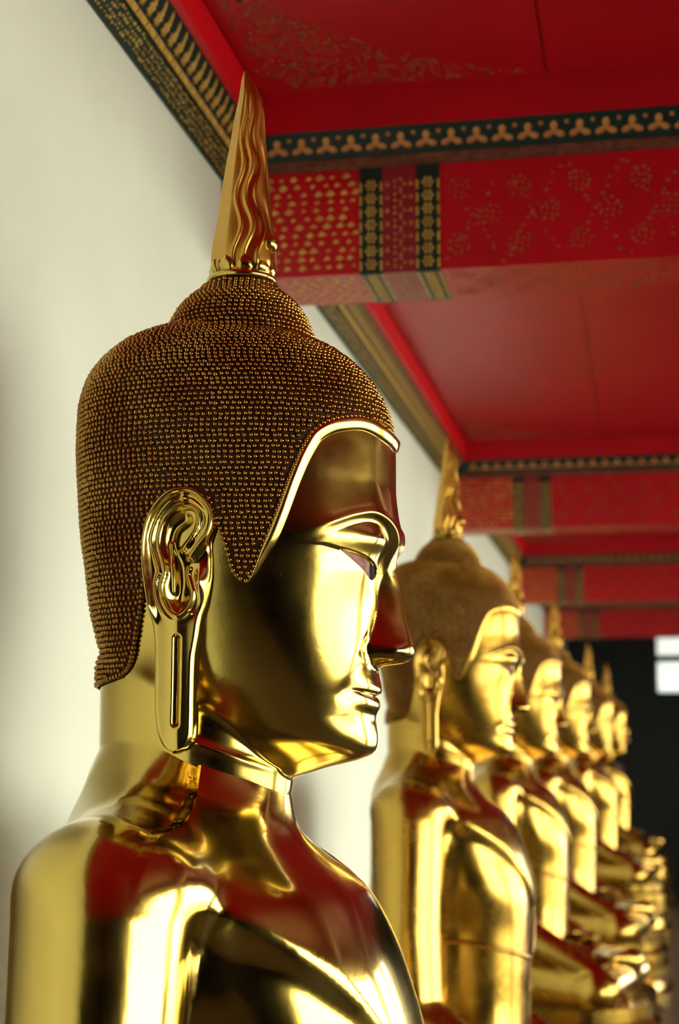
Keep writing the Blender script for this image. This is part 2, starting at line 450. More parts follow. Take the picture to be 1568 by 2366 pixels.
# ------------------------------------------------------------------ the statue, sculpted in units of P
XA = -60.0                                       # vertical axis of the head sections
h_xf = curve([(-150, 20), (-120, 60), (-92, 140), (-51, 224), (-28, 278), (-8, 318), (8, 331), (28, 333), (57, 331), (82, 330), (110, 332), (140, 334), (165, 335),
              (200, 336), (250, 338), (300, 342), (340, 347), (380, 355), (430, 368), (460, 380), (485, 390), (510, 391), (555, 386), (620, 380),
              (690, 380), (727, 379), (760, 372), (807, 352), (867, 322), (916, 280), (960, 225), (1000, 140)], 6)
h_xb = curve([(-150, -90), (-60, -130), (0, -180), (60, -240), (110, -285), (160, -305), (250, -322), (320, -334), (417, -347), (513, -362), (620, -374), (729, -380),
              (806, -380), (882, -366), (935, -334), (977, -288), (1007, -220)], 12)
h_w = curve([(-150, 40), (-92, 95), (-51, 130), (-20, 152), (10, 170), (40, 186), (80, 204), (140, 226), (200, 243), (300, 264), (400, 277), (480, 281),
             (600, 281), (727, 279), (807, 268), (867, 252), (916, 230), (956, 205), (1000, 160)], 12)
NE = 2.22
def ell_r(th, af, ab, w):
    c, s = np.cos(th), np.sin(th)
    a = np.where(c >= 0, af, ab)
    return ((np.abs(c)/a)**NE + (np.abs(s)/w)**NE)**(-1/NE)
def shear(Z): return 0.20*(1 - sstep(60, 380, Z))
def neck_tab(Z): return (-102.0 + 0*Z, 228.0 + 0*Z, 192.0 + 0*Z)
def r_neck(th, Z):
    xc, a, bb = neck_tab(Z)
    a = a + 30*sstep(-40, -200, Z)*0
    c, s = np.cos(th), np.sin(th)
    dx = XA - xc
    A = (c/a)**2 + (s/bb)**2; B = 2*dx*c/a**2; C = (dx/a)**2 - 1
    r = (-B + np.sqrt(B*B - 4*A*C))/(2*A)
    x = XA + r*c
    zr = Z + 0.40*(x - 128)
    off = ring(zr)*sstep(-190, -60, x) - 5*(1 - sstep(-150, -60, x))*sstep(30, -20, Z)
    return r + off
ring = curve([(-230, 0), (-184, 1), (-180, 3), (-160, 3), (-120, -5), (-113, -7.5), (-110, -6), (-106, 1), (-100, 2.5), (-60, 8), (-46, 10), (-40, 6), (-30, 2), (0, 0)], 1.2, 0.5)
def r_head(th, Z):
    r = ell_r(th, h_xf(Z) - XA, XA - h_xb(Z), h_w(Z))
    for _ in range(6):
        x = XA + r*np.cos(th)
        zs = Z - shear(Z)*(330 - x)
        r = 0.5*r + 0.5*ell_r(th, h_xf(zs) - XA, XA - h_xb(zs), h_w(zs))
    return r
prof = curve([(520, 391), (485, 391), (465, 386), (445, 383), (430, 383.5), (412, 387), (371, 395), (330, 403), (285, 412.5), (259, 420), (245, 424), (234, 424.5), (225, 422), (216, 417), (210, 409),
              (206, 396), (203, 376), (200, 352), (196, 341), (190, 336), (180, 336)], 1.6, 0.5)
wnose = curve([(500, 18), (434, 25), (400, 29), (371, 33), (330, 39), (290, 48), (268, 58), (248, 65), (232, 66), (218, 62), (208, 54), (200, 44), (190, 36)], 4)
pnose = curve([(500, 1.6), (430, 1.4), (340, 1.15), (290, 0.95), (240, 0.62), (205, 0.6)], 5)
zarc = curve([(0, 392), (20, 410), (29, 445), (42, 482), (62, 513), (95, 536), (130, 544), (170, 535), (205, 515), (235, 490), (275, 450)], 4)
Abrow = curve([(0, 0), (18, 2), (34, 14), (52, 21), (85, 21), (130, 18), (180, 12), (230, 4), (262, 0)], 5)
lip = curve([(-66, 0), (-56, -0.5), (-46, 0.5), (-38, 3.5), (-30, 7.5), (-22, 9.5), (-12, 8), (-5, 2.5), (-1.5, -3.5), (0, -5), (1.2, -3), (3.5, 5), (8, 10), (16, 11.5), (28, 9), (44, 4.5), (62, 1), (78, 0)], 1.0, 0.25)
e_up = curve([(50, 415), (66, 420), (100, 431), (140, 444), (182, 457), (210, 466)], 1)
e_lo = curve([(50, 412), (63, 413), (74, 402), (93, 396), (112, 402), (130, 415), (182, 455.8), (210, 468)], 1.5)
def face_D(y, Z):
    ya = np.abs(y)
    sd = zarc(ya) - Z
    D = -Abrow(ya)*sstep(-4, 26, sd)*(1 - sstep(45, 165, sd))
    D += 3.5*np.exp(-((sd + 3)/9)**2)*sstep(20, 45, ya)*(1 - sstep(190, 250, ya))
    D += 21*gauss(ya, Z, 118, 484, 72, 44)*sstep(-3, 3, Z - e_up(ya) + 2) + 6*gauss(ya, Z, 132, 420, 62, 30)
    inside = sstep(-1.5, 1.5, Z - e_lo(ya))*sstep(-1.5, 1.5, e_up(ya) - Z)*sstep(64, 69, ya)*(1 - sstep(181, 185, ya))
    D -= 9*inside
    H = np.clip(prof(Z) - h_xf(Z), 0, None)*sstep(186, 196, Z)*(1 - sstep(470, 500, Z))
    q = np.clip(1 - (ya/wnose(Z))**2, 0, 1)
    D += H*q**pnose(Z)
    D += 9*gauss(ya, Z, 52, 234, 15, 20) - 5*gauss(ya, Z, 44, 268, 14, 12)
    D -= 9*gauss(ya, Z, 27, 205, 11, 5)
    D -= 6*gauss(ya, Z, 74, 240, 7, 26)
    zm = 130 + 11*(ya/95)**2
    fade = np.clip(1 - (ya/102)**2, 0, 1)**0.75
    D += lip(Z - zm)*fade
    D -= 2.5*gauss(ya, Z, 0, 176, 11, 14)
    D -= 8*gauss(ya, Z, 112, 138, 17, 24)
    D -= 5*np.exp(-(seg_dist(ya, Z, [(74, 240), (100, 186), (122, 130), (122, 85), (98, 48)])/19)**2)*sstep(30, 90, Z)
    D += 4*gauss(ya, Z, 0, 42, 48, 34)
    return D
def head_pt(th, Z):
    rn = r_neck(th, Z)
    rh = r_head(th, Z)
    k = 14.0
    r = np.where(Z < 330, smax(rh, rn*np.where(Z > 200, 1 - 0.3*sstep(200, 330, Z), 1.0), k), rh)
    x = XA + r*np.cos(th); y = r*np.sin(th)
    g = sstep(40, 200, x)
    D = face_D(y, Z)*g
    return np.stack([x + D, y, Z + 0*x], -1)

# theta table, dense toward the face
u = np.linspace(-1, 1, 441)
TH = np.pi*(0.30*u + 0.70*u**3)[:-1]
ZR = np.concatenate([np.arange(-200, -48, 2.5), np.arange(-48, 20, 2.0), np.arange(20, 96, 2.5), np.arange(96, 160, 1.0), np.arange(160, 196, 2.0),
                     np.arange(196, 222, 0.7), np.arange(222, 396, 2.2), np.arange(396, 462, 1.1), np.arange(462, 560, 2.0), np.arange(560, 800, 5.0)])
TT, ZZ = np.meshgrid(TH, ZR)
HV = head_pt(TT, ZZ)
nr, nc = TT.shape
ff_ = grid_faces(nr, nc, True)
head_v = HV.reshape(-1, 3)*P
# hairline height over the azimuth
hl = [(0, 735), (8, 743), (20.5, 761), (30, 749), (37.6, 719), (41.5, 677), (45.5, 615), (50, 535), (55, 456), (61.5, 374), (66, 392), (70, 456), (74, 514), (78, 563), (84, 575),
      (98, 560), (106, 420), (111, 308), (125, 195), (141, 168), (180, 150)]
_hl = pchip([q[0] for q in hl], [q[1] for q in hl])
def zhair(th): return _hl(np.abs(np.degrees(th)))
a_xf = curve([(100, 330), (743, 371), (807, 358), (867, 328), (916, 287), (956, 237), (980, 190), (1000, 150), (1020, 60)], 8)
a_xb = curve([(100, -316), (150, -317), (250, -328), (320, -340), (417, -353), (513, -369), (620, -379), (729, -386), (806, -386), (882, -372), (935, -340), (977, -290), (1007, -228), (1022, -150)], 8)
a_w = curve([(100, 240), (200, 249), (300, 270), (400, 283), (480, 288), (600, 289), (743, 287), (807, 278), (867, 262), (916, 240), (956, 214), (985, 190), (1020, 120)], 8)
def hair_r(th, Z):
    base = ell_r(th, a_xf(Z) - XA, XA - a_xb(Z), a_w(Z))
    return base
def skin_r(th, Z):
    p = head_pt(th, Z); return np.hypot(p[..., 0] - XA, p[..., 1])
def cap_r(th, Z):
    sk = skin_r(th, np.minimum(Z, 760)); h_ = hair_r(th, Z); w_ = sstep(200, 520, Z)
    return np.where(Z < 740, (sk + 7)*(1 - w_) + np.maximum(h_, sk + 4)*w_, h_)
thH = np.linspace(-np.pi, np.pi, 361)[:-1]
rows = []
for t in np.concatenate([[-1, 0], np.linspace(0, 1, 70)**1.0]):
    zb = zhair(thH)
    Z = zb + max(t, 0)*(1018 - zb)
    r = cap_r(thH, Z)
    if t < 0: r = r - 16
    rows.append(np.stack([XA + r*np.cos(thH), r*np.sin(thH), Z], -1))
hair_v = np.array(rows)
hr_, hc_ = hair_v.shape[:2]
hair_f = grid_faces(hr_, hc_, True).tolist()
us_r = curve([(970, 184), (985, 183), (1000, 179), (1041, 163), (1086, 133), (1118, 96), (1138, 80), (1150, 60)], 5)
zu = np.concatenate([np.arange(975, 1146, 5.0)])
ut = np.linspace(0, 2*np.pi, 97)[:-1]
uv = np.stack([us_r(zu)[:, None]*np.cos(ut)[None] - 2, us_r(zu)[:, None]*0.97*np.sin(ut)[None], zu[:, None] + 0*ut[None]], -1)
hair_all = np.concatenate([hair_v.reshape(-1, 3), uv.reshape(-1, 3)])*P
hair_f += (grid_faces(len(zu), 96, True) + hr_*hc_).tolist()

# hair curls: rows of small studs
def hair_surf(th, Z):
    r = cap_r(th, Z)
    return np.stack([XA + r*np.cos(th), r*np.sin(th), Z + 0*r], -1)
cp, cn = [], []
SP = 13.4
tt = np.linspace(-np.pi, np.pi, 2881)[:-1]
tt = tt[(np.abs(np.degrees(tt)) < 79) | (np.abs(np.degrees(tt)) > 106)]
pts = hair_surf(tt, zhair(tt) + 4)
L = np.concatenate([[0], np.cumsum(np.minimum(np.linalg.norm(np.diff(pts, axis=0), axis=1), 12))])
th = np.interp(np.arange(0, L[-1], SP*.92), L, tt); zz = zhair(th) + 5
th = th[(np.abs(np.degrees(th)) < 79) | (np.abs(np.degrees(th)) > 106)]; zz = zhair(th) + 5
du = hair_surf(th + .01, zz) - hair_surf(th - .01, zz); dv = hair_surf(th, zz + 3) - hair_surf(th, zz - 3)
nn = np.cross(du, dv); nn /= np.linalg.norm(nn, axis=1)[:, None]
cp.append(hair_surf(th, zz)); cn.append(nn)
z = 152.0
while z < 1012:
    tt = np.linspace(-np.pi, np.pi, 721)
    pts = hair_surf(tt, np.full_like(tt, z))
    L = np.concatenate([[0], np.cumsum(np.linalg.norm(np.diff(pts, axis=0), axis=1))])
    n = int(L[-1]/SP)
    th = np.interp((np.arange(n) + 0.5*rng.random())*L[-1]/n, L, tt)
    th += rng.normal(0, 0.003, n)
    zz = z + rng.normal(0, 0.7, n)
    slope = (zhair(th + .01) - zhair(th - .01))/(.02*380)
    keep = (zz - zhair(th))/np.sqrt(1 + slope**2) > 11.5
    th, zz = th[keep], zz[keep]
    if len(th):
        p0 = hair_surf(th, zz)
        du = hair_surf(th + .01, zz) - hair_surf(th - .01, zz); dv = hair_surf(th, zz + 3) - hair_surf(th, zz - 3)
        nn = np.cross(du, dv); nn /= np.linalg.norm(nn, axis=1)[:, None]
        inU = (np.hypot(p0[:, 0] + 2, p0[:, 1]/.97) < us_r(np.maximum(zz, 975)) - 4) & (zz > 970)
        cp.append(p0[~inU]); cn.append(nn[~inU])
    # advance by arc length at the side/front of the dome
    q0 = hair_surf(np.array([0.6]), np.array([z]))[0]; q1 = hair_surf(np.array([0.6]), np.array([z + 2.0]))[0]
    z += SP*0.93*2.0/max(np.linalg.norm(q1 - q0), 2.0)
z = 996.0
while z < 1136:
    r = float(us_r(z)); n = int(2*math.pi*r/SP)
    a = (np.arange(n) + rng.random())*2*math.pi/n
    sl = float(us_r(z + 2) - us_r(z - 2))/4
    cp.append(np.stack([r*np.cos(a) - 2, r*.97*np.sin(a), z + rng.normal(0, .7, n)], -1))
    nn = np.stack([np.cos(a), np.sin(a), np.full(n, -sl)], -1); cn.append(nn/np.linalg.norm(nn, axis=1)[:, None])
    z += SP*0.93/math.hypot(1, sl)
cp = np.concatenate(cp); cn = np.concatenate(cn)
def stud():
    v = []; f = []
    n = 7
    for rr, hh in ((5.6, -2.0), (5.8, 3.0), (4.0, 6.9)):
        v += [(rr*math.cos(2*math.pi*k/n), rr*math.sin(2*math.pi*k/n), hh) for k in range(n)]
    v.append((0, 0, 8.3))
    for i in range(2): f += [(i*n + k, i*n + (k+1) % n, (i+1)*n + (k+1) % n, (i+1)*n + k) for k in range(n)]
    tri = [(2*n + k, 2*n + (k+1) % n, 3*n) for k in range(n)]
    return np.array(v, float), f, tri
sv, sq, st_ = stud()
def basis(n):
    up = np.where(np.abs(n[:, 2:3]) > .9, np.array([[1.0, 0, 0]]), np.array([[0, 0, 1.0]]))
    t = np.cross(up, n); t /= np.linalg.norm(t, axis=1)[:, None]
    return t, np.cross(n, t)
def studs_mesh(name, p, n, material, parent):
    t, bt = basis(n)
    sc = rng.uniform(.88, 1.1, len(p))[:, None, None]
    V = p[:, None, :] + sc*(sv[None, :, 0:1]*t[:, None] + sv[None, :, 1:2]*bt[:, None] + sv[None, :, 2:3]*n[:, None])
    k = len(sv); F = []
    base = (np.arange(len(p))*k)[:, None, None]
    fq = (np.array(sq)[None] + base).reshape(-1, 4).tolist(); ft = (np.array(st_)[None] + base).reshape(-1, 3).tolist()
    return obj(name, V.reshape(-1, 3)*P, fq + ft, material, parent, True)

# ear: relief over its outline, drawn on a plane beside the head
EP = lambda px, py: (0.98513*px + 0.01499*py - 477.33, -0.01617*px - 0.94956*py + 1657.67)
eL = [(425, 1120), (400, 1122), (370, 1135), (346, 1165), (331, 1210), (325, 1260), (325, 1310), (330, 1350), (336, 1390), (345, 1440), (350, 1500), (350, 1640), (356, 1690), (370, 1725), (393, 1741)]
eR = [(426, 1120), (445, 1125), (471, 1145), (488, 1175), (491, 1210), (483, 1240), (479, 1260), (480, 1290), (479, 1330), (475, 1360), (466, 1400), (456, 1430), (450, 1470), (441, 1530), (439, 1600), (437, 1690), (425, 1725), (395, 1741)]
cr = lambda L: spline2([(310 + .1722*a, 1100 + .1722*b_) for a, b_ in L], 6).tolist()
R1 = cr([(740, 1090), (850, 930), (960, 770), (1010, 600), (990, 420), (840, 230), (650, 165), (450, 220), (270, 420), (150, 700), (115, 1000), (130, 1300), (170, 1600), (215, 1900), (230, 2100)])
R2 = cr([(640, 280), (760, 310), (900, 450), (930, 600), (860, 760), (700, 960)])
R2b = cr([(640, 280), (480, 330), (330, 520), (240, 760), (230, 920), (290, 1150), (325, 1290), (280, 1420), (285, 1600), (360, 1820), (480, 1950), (600, 1950), (720, 1850)])
R3 = cr([(620, 1000), (780, 760), (840, 600), (820, 450), (700, 385), (550, 410), (400, 550), (330, 750), (315, 950), (370, 1150), (395, 1300), (355, 1480), (380, 1700), (480, 1850), (600, 1870), (730, 1700), (750, 1540), (680, 1340), (700, 1240)])
R4 = cr([(455, 900), (480, 1150), (500, 1400), (500, 1560)])
CON = cr([(620, 560), (480, 700), (440, 950), (560, 1150), (590, 1400), (560, 1650)])
ys_ = np.concatenate([[1120.2, 1121, 1122.5, 1125], np.arange(1129, 1734, 3.0), [1735, 1738, 1740, 1740.8]])
lf = pchip([q[1] for q in eL], [q[0] for q in eL]); rf = pchip([q[1] for q in eR], [q[0] for q in eR])
lf0 = pchip([q[1] + i*1e-3 for i, q in enumerate(eL)], [q[0] for q in eL]); rf0 = pchip([q[1] + i*1e-3 for i, q in enumerate(eR)], [q[0] for q in eR])
S = np.linspace(0, 1, 66); S = 0.5 - 0.5*np.cos(np.pi*S)*(0.55 + 0.45*np.abs(np.cos(np.pi*S)))
S = (S - S[0])/(S[-1] - S[0])
lx = lf0(ys_)[:, None]; rx = rf0(ys_)[:, None]
gx = lx + (rx - lx)*S[None]; gy = ys_[:, None] + 0*gx
h = 4 + 0*gx
h += 20*np.exp(-(seg_dist(gx, gy, R1)/9.5)**2)
h += 6*np.exp(-(seg_dist(gx, gy, R2)/4.5)**2) + 8*np.exp(-(seg_dist(gx, gy, R2b)/4.5)**2)
h += 11*np.exp(-(seg_dist(gx, gy, R3)/5)**2) + 7*np.exp(-(seg_dist(gx, gy, R4)/4.5)**2)
h -= 20*np.exp(-(seg_dist(gx, gy, CON)/20)**2)*(gy < 1430)
h += 20*gauss(gx, gy, 457, 1344, 11, 30)
lobe = sstep(1400, 1450, gy)
h = h*(1 - lobe) + lobe*(17 - 19*np.exp(-(seg_dist(gx, gy, [(404, 1476), (402, 1600), (400, 1672)])/5.5)**2) + 3*np.exp(-(np.abs(gx - 404)/14)**2))
ed = np.minimum(np.minimum(gx - lx, rx - gx), np.minimum(gy - 1119, 1741.5 - gy)*1.0 + 2)
Rr = 11.0
q = np.clip(1 - ed/Rr, 0, 1)
h -= Rr*1.5*(1 - np.sqrt(1 - q*q + 1e-9))
ex, ez = EP(gx, gy)
tilt = 292 + 0.16*(10 - ex)*(1 - .5*lobe) - 6*lobe
ey = -(tilt + h)
front = np.stack([ex, ey, ez], -1)
side = lambda j, d: np.stack([ex[:, j], -(tilt[:, j] - d), ez[:, j]], -1)[:, None]
ear_g = np.concatenate([side(0, 34), side(0, 14), front, side(-1, 14), side(-1, 34)], 1)
en, em = ear_g.shape[:2]
ear_v = ear_g.reshape(-1, 3)
ear_f = grid_faces(en, em).tolist()
# close the back of the ear
ear_f += [(i*em, (i+1)*em, (i+1)*em + em - 1, i*em + em - 1) for i in range(en - 1)]

# hairline band swept along the hairline on the face side
def band_mesh():
    deg = np.concatenate([np.linspace(-61.3, 61.3, 241)])
    th = np.radians(deg); Z = zhair(th)
    c = hair_surf(th, Z)
    thZ = np.stack([th*420.0, Z], -1)
    tg = np.gradient(thZ, axis=0); tg /= np.linalg.norm(tg, axis=1)[:, None]
    k = np.exp(-0.5*(np.arange(-8, 9)/3.0)**2); k /= k.sum()
    for i in (0, 1): tg[:, i] = np.convolve(np.pad(tg[:, i], 8, mode='edge'), k, 'valid')
    tg /= np.linalg.norm(tg, axis=1)[:, None]
    pr = np.stack([tg[:, 1], -tg[:, 0]], -1)          # toward the face
    rowsb = []
    wid = 28.0*np.clip((62.2 - np.abs(deg))/8, 0.12, 1)
    for s, hgt in ((-0.25, 3), (-0.15, 9), (0.0, 13), (0.15, 13), (0.4, 11), (0.7, 8), (0.9, 5.5), (0.98, 3), (1.0, -2)):
        q = thZ + pr*(wid*s)[:, None]
        p_ = head_pt(q[:, 0]/420.0, q[:, 1])
        rr = np.hypot(p_[:, 0] - XA, p_[:, 1])
        f = (rr + hgt)/rr
        rowsb.append(np.stack([XA + (p_[:, 0] - XA)*f, p_[:, 1]*f, p_[:, 2]], -1))
    g = np.array(rowsb)
    return g.reshape(-1, 3)*P, grid_faces(g.shape[0], g.shape[1])

# eye inlays lying in the slits
def eye_patch(y0, y1, sgn, off):
    yy = np.linspace(y0, y1, 26); g = []
    for t in np.linspace(-.12, 1.12, 7):
        zz = e_lo(yy) + t*(e_up(yy) - e_lo(yy))
        # find azimuth for (y,z)
        th = np.arctan2(yy, 380.0)
        for _ in range(20):
            p_ = head_pt(th, zz); th = th + 0.6*(yy - p_[:, 1])/400.0
        inside_x = p_[:, 0]
        g.append(np.stack([inside_x, sgn*p_[:, 1], zz], -1))
    g = np.array(g)
    mid = g[3][:, 0]                                   # floor of the slit
    g[:, :, 0] = mid[None] + off
    f = grid_faces(g.shape[0], g.shape[1])
    return g.reshape(-1, 3)*P, (f if sgn > 0 else f[:, ::-1])

# ---- body as an implicit surface, meshed with surface nets
t_xf = curve([(10, -20), (-40, 40), (-100, 96), (-150, 118), (-174, 132), (-213, 172), (-256, 220), (-309, 268), (-361, 308), (-418, 342), (-475, 367), (-541, 390), (-603, 408), (-700, 424), (-850, 430), (-1050, 426), (-1300, 418), (-1600, 410)], 14)
t_xb = curve([(10, -180), (-40, -240), (-90, -310), (-130, -360), (-163, -385), (-250, -405), (-400, -405), (-700, -405), (-1000, -370), (-1300, -375), (-1600, -395)], 20)
t_w = curve([(10, 70), (-40, 140), (-80, 185), (-120, 235), (-160, 295), (-210, 360), (-270, 410), (-340, 435), (-450, 450), (-650, 430), (-900, 390), (-1200, 385), (-1600, 430)], 14)
n_bk = curve([(110, -326), (60, -329), (20, -334), (-20, -340), (-61, -349), (-110, -364), (-200, -392)], 25)
def rcone(p, a, b_, ra, rb):
    a = np.array(a, float); b_ = np.array(b_, float)
    ba = b_ - a; L2 = ba @ ba
    t = np.clip(((p[0]-a[0])*ba[0] + (p[1]-a[1])*ba[1] + (p[2]-a[2])*ba[2])/L2, 0, 1)
    d = np.sqrt((p[0]-a[0]-t*ba[0])**2 + (p[1]-a[1]-t*ba[1])**2 + (p[2]-a[2]-t*ba[2])**2)
    return d - (ra + (rb - ra)*t)
def torso_F(p):
    x, y, z = p
    xf, xb, w = t_xf(z), t_xb(z), t_w(z)
    zl = -760 + np.clip(np.abs(y) - 60, 0, 400)*1.10
    bump = 26*sstep(-70, 15, z - zl)*sstep(0, 130, x)*sstep(-230, -330, z) - 14*sstep(0, 100, x)*sstep(-250, -420, z)
    xc = -40.0
    a = np.where(x > xc, xf - xc, xc - xb)
    ne = 2.0 + 0.8*sstep(-160, -420, z) + 0.6*sstep(-520, -760, z)
    q = ((np.abs(x - xc)/a)**ne + (np.abs(y)/w)**ne + 1e-9)**(1/ne)
    F = (q - 1)*np.minimum(a, w) - bump
    return np.maximum(F, z - 5)
def body_F(p):
    x, y, z = p
    F = torso_F(p)
    bk = n_bk(z)
    xc, a, bb = -102.0, np.where(x > -102, 228.0, -102 - bk), 192.0
    inn = 14*sstep(-60, 50, z)
    q = np.sqrt(((x - xc)/(a - inn))**2 + (y/(bb - inn))**2 + 1e-9)
    Fn = np.maximum((q - 1)*200, z - 110)
    F = smin(F, Fn, 60)
    ka = 18 + 150*sstep(-420, -220, z)
    ra = np.minimum(rcone(p, (-146, -505, -350), (-142, -590, -860), 186, 168), rcone(p, (-142, -590, -860), (-100, -640, -1290), 168, 138))
    la = np.minimum(rcone(p, (-146, 505, -350), (-142, 590, -860), 186, 168), rcone(p, (-142, 590, -860), (-60, 660, -1270), 168, 138))
    rf_ = rcone(p, (-80, -650, -1265), (640, -800, -1675), 132, 82)
    lf_ = rcone(p, (-60, 660, -1265), (460, 240, -1485), 132, 80)
    ra = smin(ra, rf_, 30); la = smin(la, lf_, 30)
    # trapezius
    for sy in (-1, 1): F = smin(F, rcone(p, (-190, sy*110, -130), (-175, sy*430, -300), 88, 130), 150)
    # hands: palms and five fingers each
    ra = smin(ra, rcone(p, (640, -800, -1675), (760, -820, -1745), 72, 66), 30)
    for k, (dy, L) in enumerate(((-46, 150), (-16, 178), (14, 172), (42, 140))):
        ra = smin(ra, rcone(p, (770, -820 + dy, -1750), (850 + L*.25, -822 + dy*1.2, -1750 - L*.8), 24, 17), 8)
    ra = smin(ra, rcone(p, (690, -745, -1705), (800, -710, -1785), 26, 19), 10)
    la = smin(la, rcone(p, (460, 240, -1485), (560, 90, -1495), 66, 60), 30)
    for k, (dx, L) in enumerate(((-46, 140), (-16, 172), (14, 178), (42, 150))):
        la = smin(la, rcone(p, (565 + dx, 70, -1490), (590 + dx, 60 - L, -1475), 24, 17), 8)
    la = smin(la, rcone(p, (510, 120, -1465), (440, 20, -1447), 26, 19), 10)
    # folded legs
    lg = smin(rcone(p, (20, -260, -1745), (640, -800, -1795), 250, 165), rcone(p, (20, 260, -1745), (640, 800, -1795), 250, 165), 60)
    lg = smin(lg, rcone(p, (640, -800, -1795), (930, 160, -1745), 160, 105), 50)
    lg = smin(lg, rcone(p, (640, 800, -1795), (900, -220, -1625), 160, 95), 50)
    lg = smin(lg, rcone(p, (900, -220, -1625), (760, -480, -1585), 80, 40), 30)
    lg = smin(lg, rcone(p, (930, 160, -1745), (860, 420, -1725), 90, 45), 30)
    lg = np.maximum(lg, -(z + 1950))
    F = smin(F, lg, 70)
    F = smin(F, ra, ka); F = smin(F, la, ka)
    return F
def surface_nets(F, lo, hi, step):
    ax = [np.arange(l, h_ + step, step) for l, h_ in zip(lo, hi)]
    g = np.meshgrid(*ax, indexing='ij')
    v = F(g).astype(np.float64)
    s = v < 0
    nx, ny, nz = (n - 1 for n in v.shape)
    cnt = np.zeros((nx, ny, nz)); acc = np.zeros((nx, ny, nz, 3))
    corners = [(i, j, k) for i in (0, 1) for j in (0, 1) for k in (0, 1)]
    sl = lambda c: (slice(c[0], c[0] + nx), slice(c[1], c[1] + ny), slice(c[2], c[2] + nz))
    for c in corners:
        for d in range(3):
            if c[d] == 0:
                e = list(c); e[d] = 1; e = tuple(e)
                va, vb = v[sl(c)], v[sl(e)]
                m = (va < 0) != (vb < 0)
                t = np.where(m, va/(va - vb + 1e-12*(va == vb)), 0)
                cnt += m
                for q in range(3): acc[..., q] += np.where(m, c[q] + (t if q == d else 0), 0)
    act = cnt > 0
    idx = -np.ones((nx, ny, nz), int); ii = np.argwhere(act); idx[act] = np.arange(len(ii))
    V = (ii + acc[act]/cnt[act][:, None])*step + np.array(lo)
    faces = []
    for d in range(3):
        a, b_ = [(1, 2), (2, 0), (0, 1)][d]
        e = [0, 0, 0]; e[d] = 1
        sa = [slice(None)]*3; sb = [slice(None)]*3
        sa[d] = slice(0, -1); sb[d] = slice(1, None)
        A, B = s[tuple(sa)], s[tuple(sb)]
        cr_ = np.argwhere(A != B)
        cr_ = cr_[(cr_[:, a] > 0) & (cr_[:, b_] > 0) & (cr_[:, a] < s.shape[a] - 1) & (cr_[:, b_] < s.shape[b_] - 1)]
        ins = A[tuple(cr_.T)]
        def cell(oa, ob):
            q = cr_.copy(); q[:, a] += oa; q[:, b_] += ob; return idx[tuple(q.T)]
        q4 = np.stack([cell(-1, -1), cell(0, -1), cell(0, 0), cell(-1, 0)], -1)
        q4[~ins] = q4[~ins][:, ::-1]
        faces.append(q4)
    Fc = np.concatenate(faces)
    for _ in range(4):
        e = 0.5
        pv = [V[:, 0], V[:, 1], V[:, 2]]
        f0 = F(pv); gr = np.zeros_like(V)
        for q in range(3):
            pp = [c.copy() for c in pv]; pm = [c.copy() for c in pv]; pp[q] += e; pm[q] -= e
            gr[:, q] = (F(pp) - F(pm))/(2*e)
        V = V - 0.8*np.clip(f0/np.maximum((gr**2).sum(1), .04), -step, step)[:, None]*gr
    return V, Fc
body_v, body_f = surface_nets(body_F, (-470, -1020, -1980), (1110, 1020, 130), 13.0)

# robe edge: a thin rolled hem round the chest and over the far shoulder
def project(p):
    V = np.array(p, float)
    for _ in range(12):
        pv = [V[:, 0], V[:, 1], V[:, 2]]; f0 = torso_F(pv); gr = np.zeros_like(V)
        for q in range(3):
            pp = [c.copy() for c in pv]; pm = [c.copy() for c in pv]; pp[q] += 1; pm[q] -= 1
            gr[:, q] = (torso_F(pp) - torso_F(pm))/2
        V -= 0.7*np.clip(f0/np.maximum((gr**2).sum(1), .04), -30, 30)[:, None]*gr
    return V, gr/np.maximum(np.linalg.norm(gr, axis=1)[:, None], 1e-6)
hp = spline2([(-60, -420, -915), (120, -400, -930), (280, -300, -965), (390, -130, -1020), (415, 20, -980), (360, 200, -760), (240, 300, -480), (120, 280, -330), (0, 240, -240)], 12)
hpp, hpn = project(hp)
def tube(path, r, n=8):
    path = np.array(path); tg = np.gradient(path, axis=0); tg /= np.linalg.norm(tg, axis=1)[:, None]
    upv = np.array([0.03, 0.02, 1.0])
    a = np.cross(tg, upv); a /= np.linalg.norm(a, axis=1)[:, None]; b_ = np.cross(a, tg)
    rr = np.broadcast_to(np.asarray(r, float), (len(path),))
    an = np.linspace(0, 2*np.pi, n + 1)[:-1]
    g = path[:, None] + rr[:, None, None]*(np.cos(an)[None, :, None]*a[:, None] + np.sin(an)[None, :, None]*b_[:, None])
    return g.reshape(-1, 3), grid_faces(len(path), n, True)

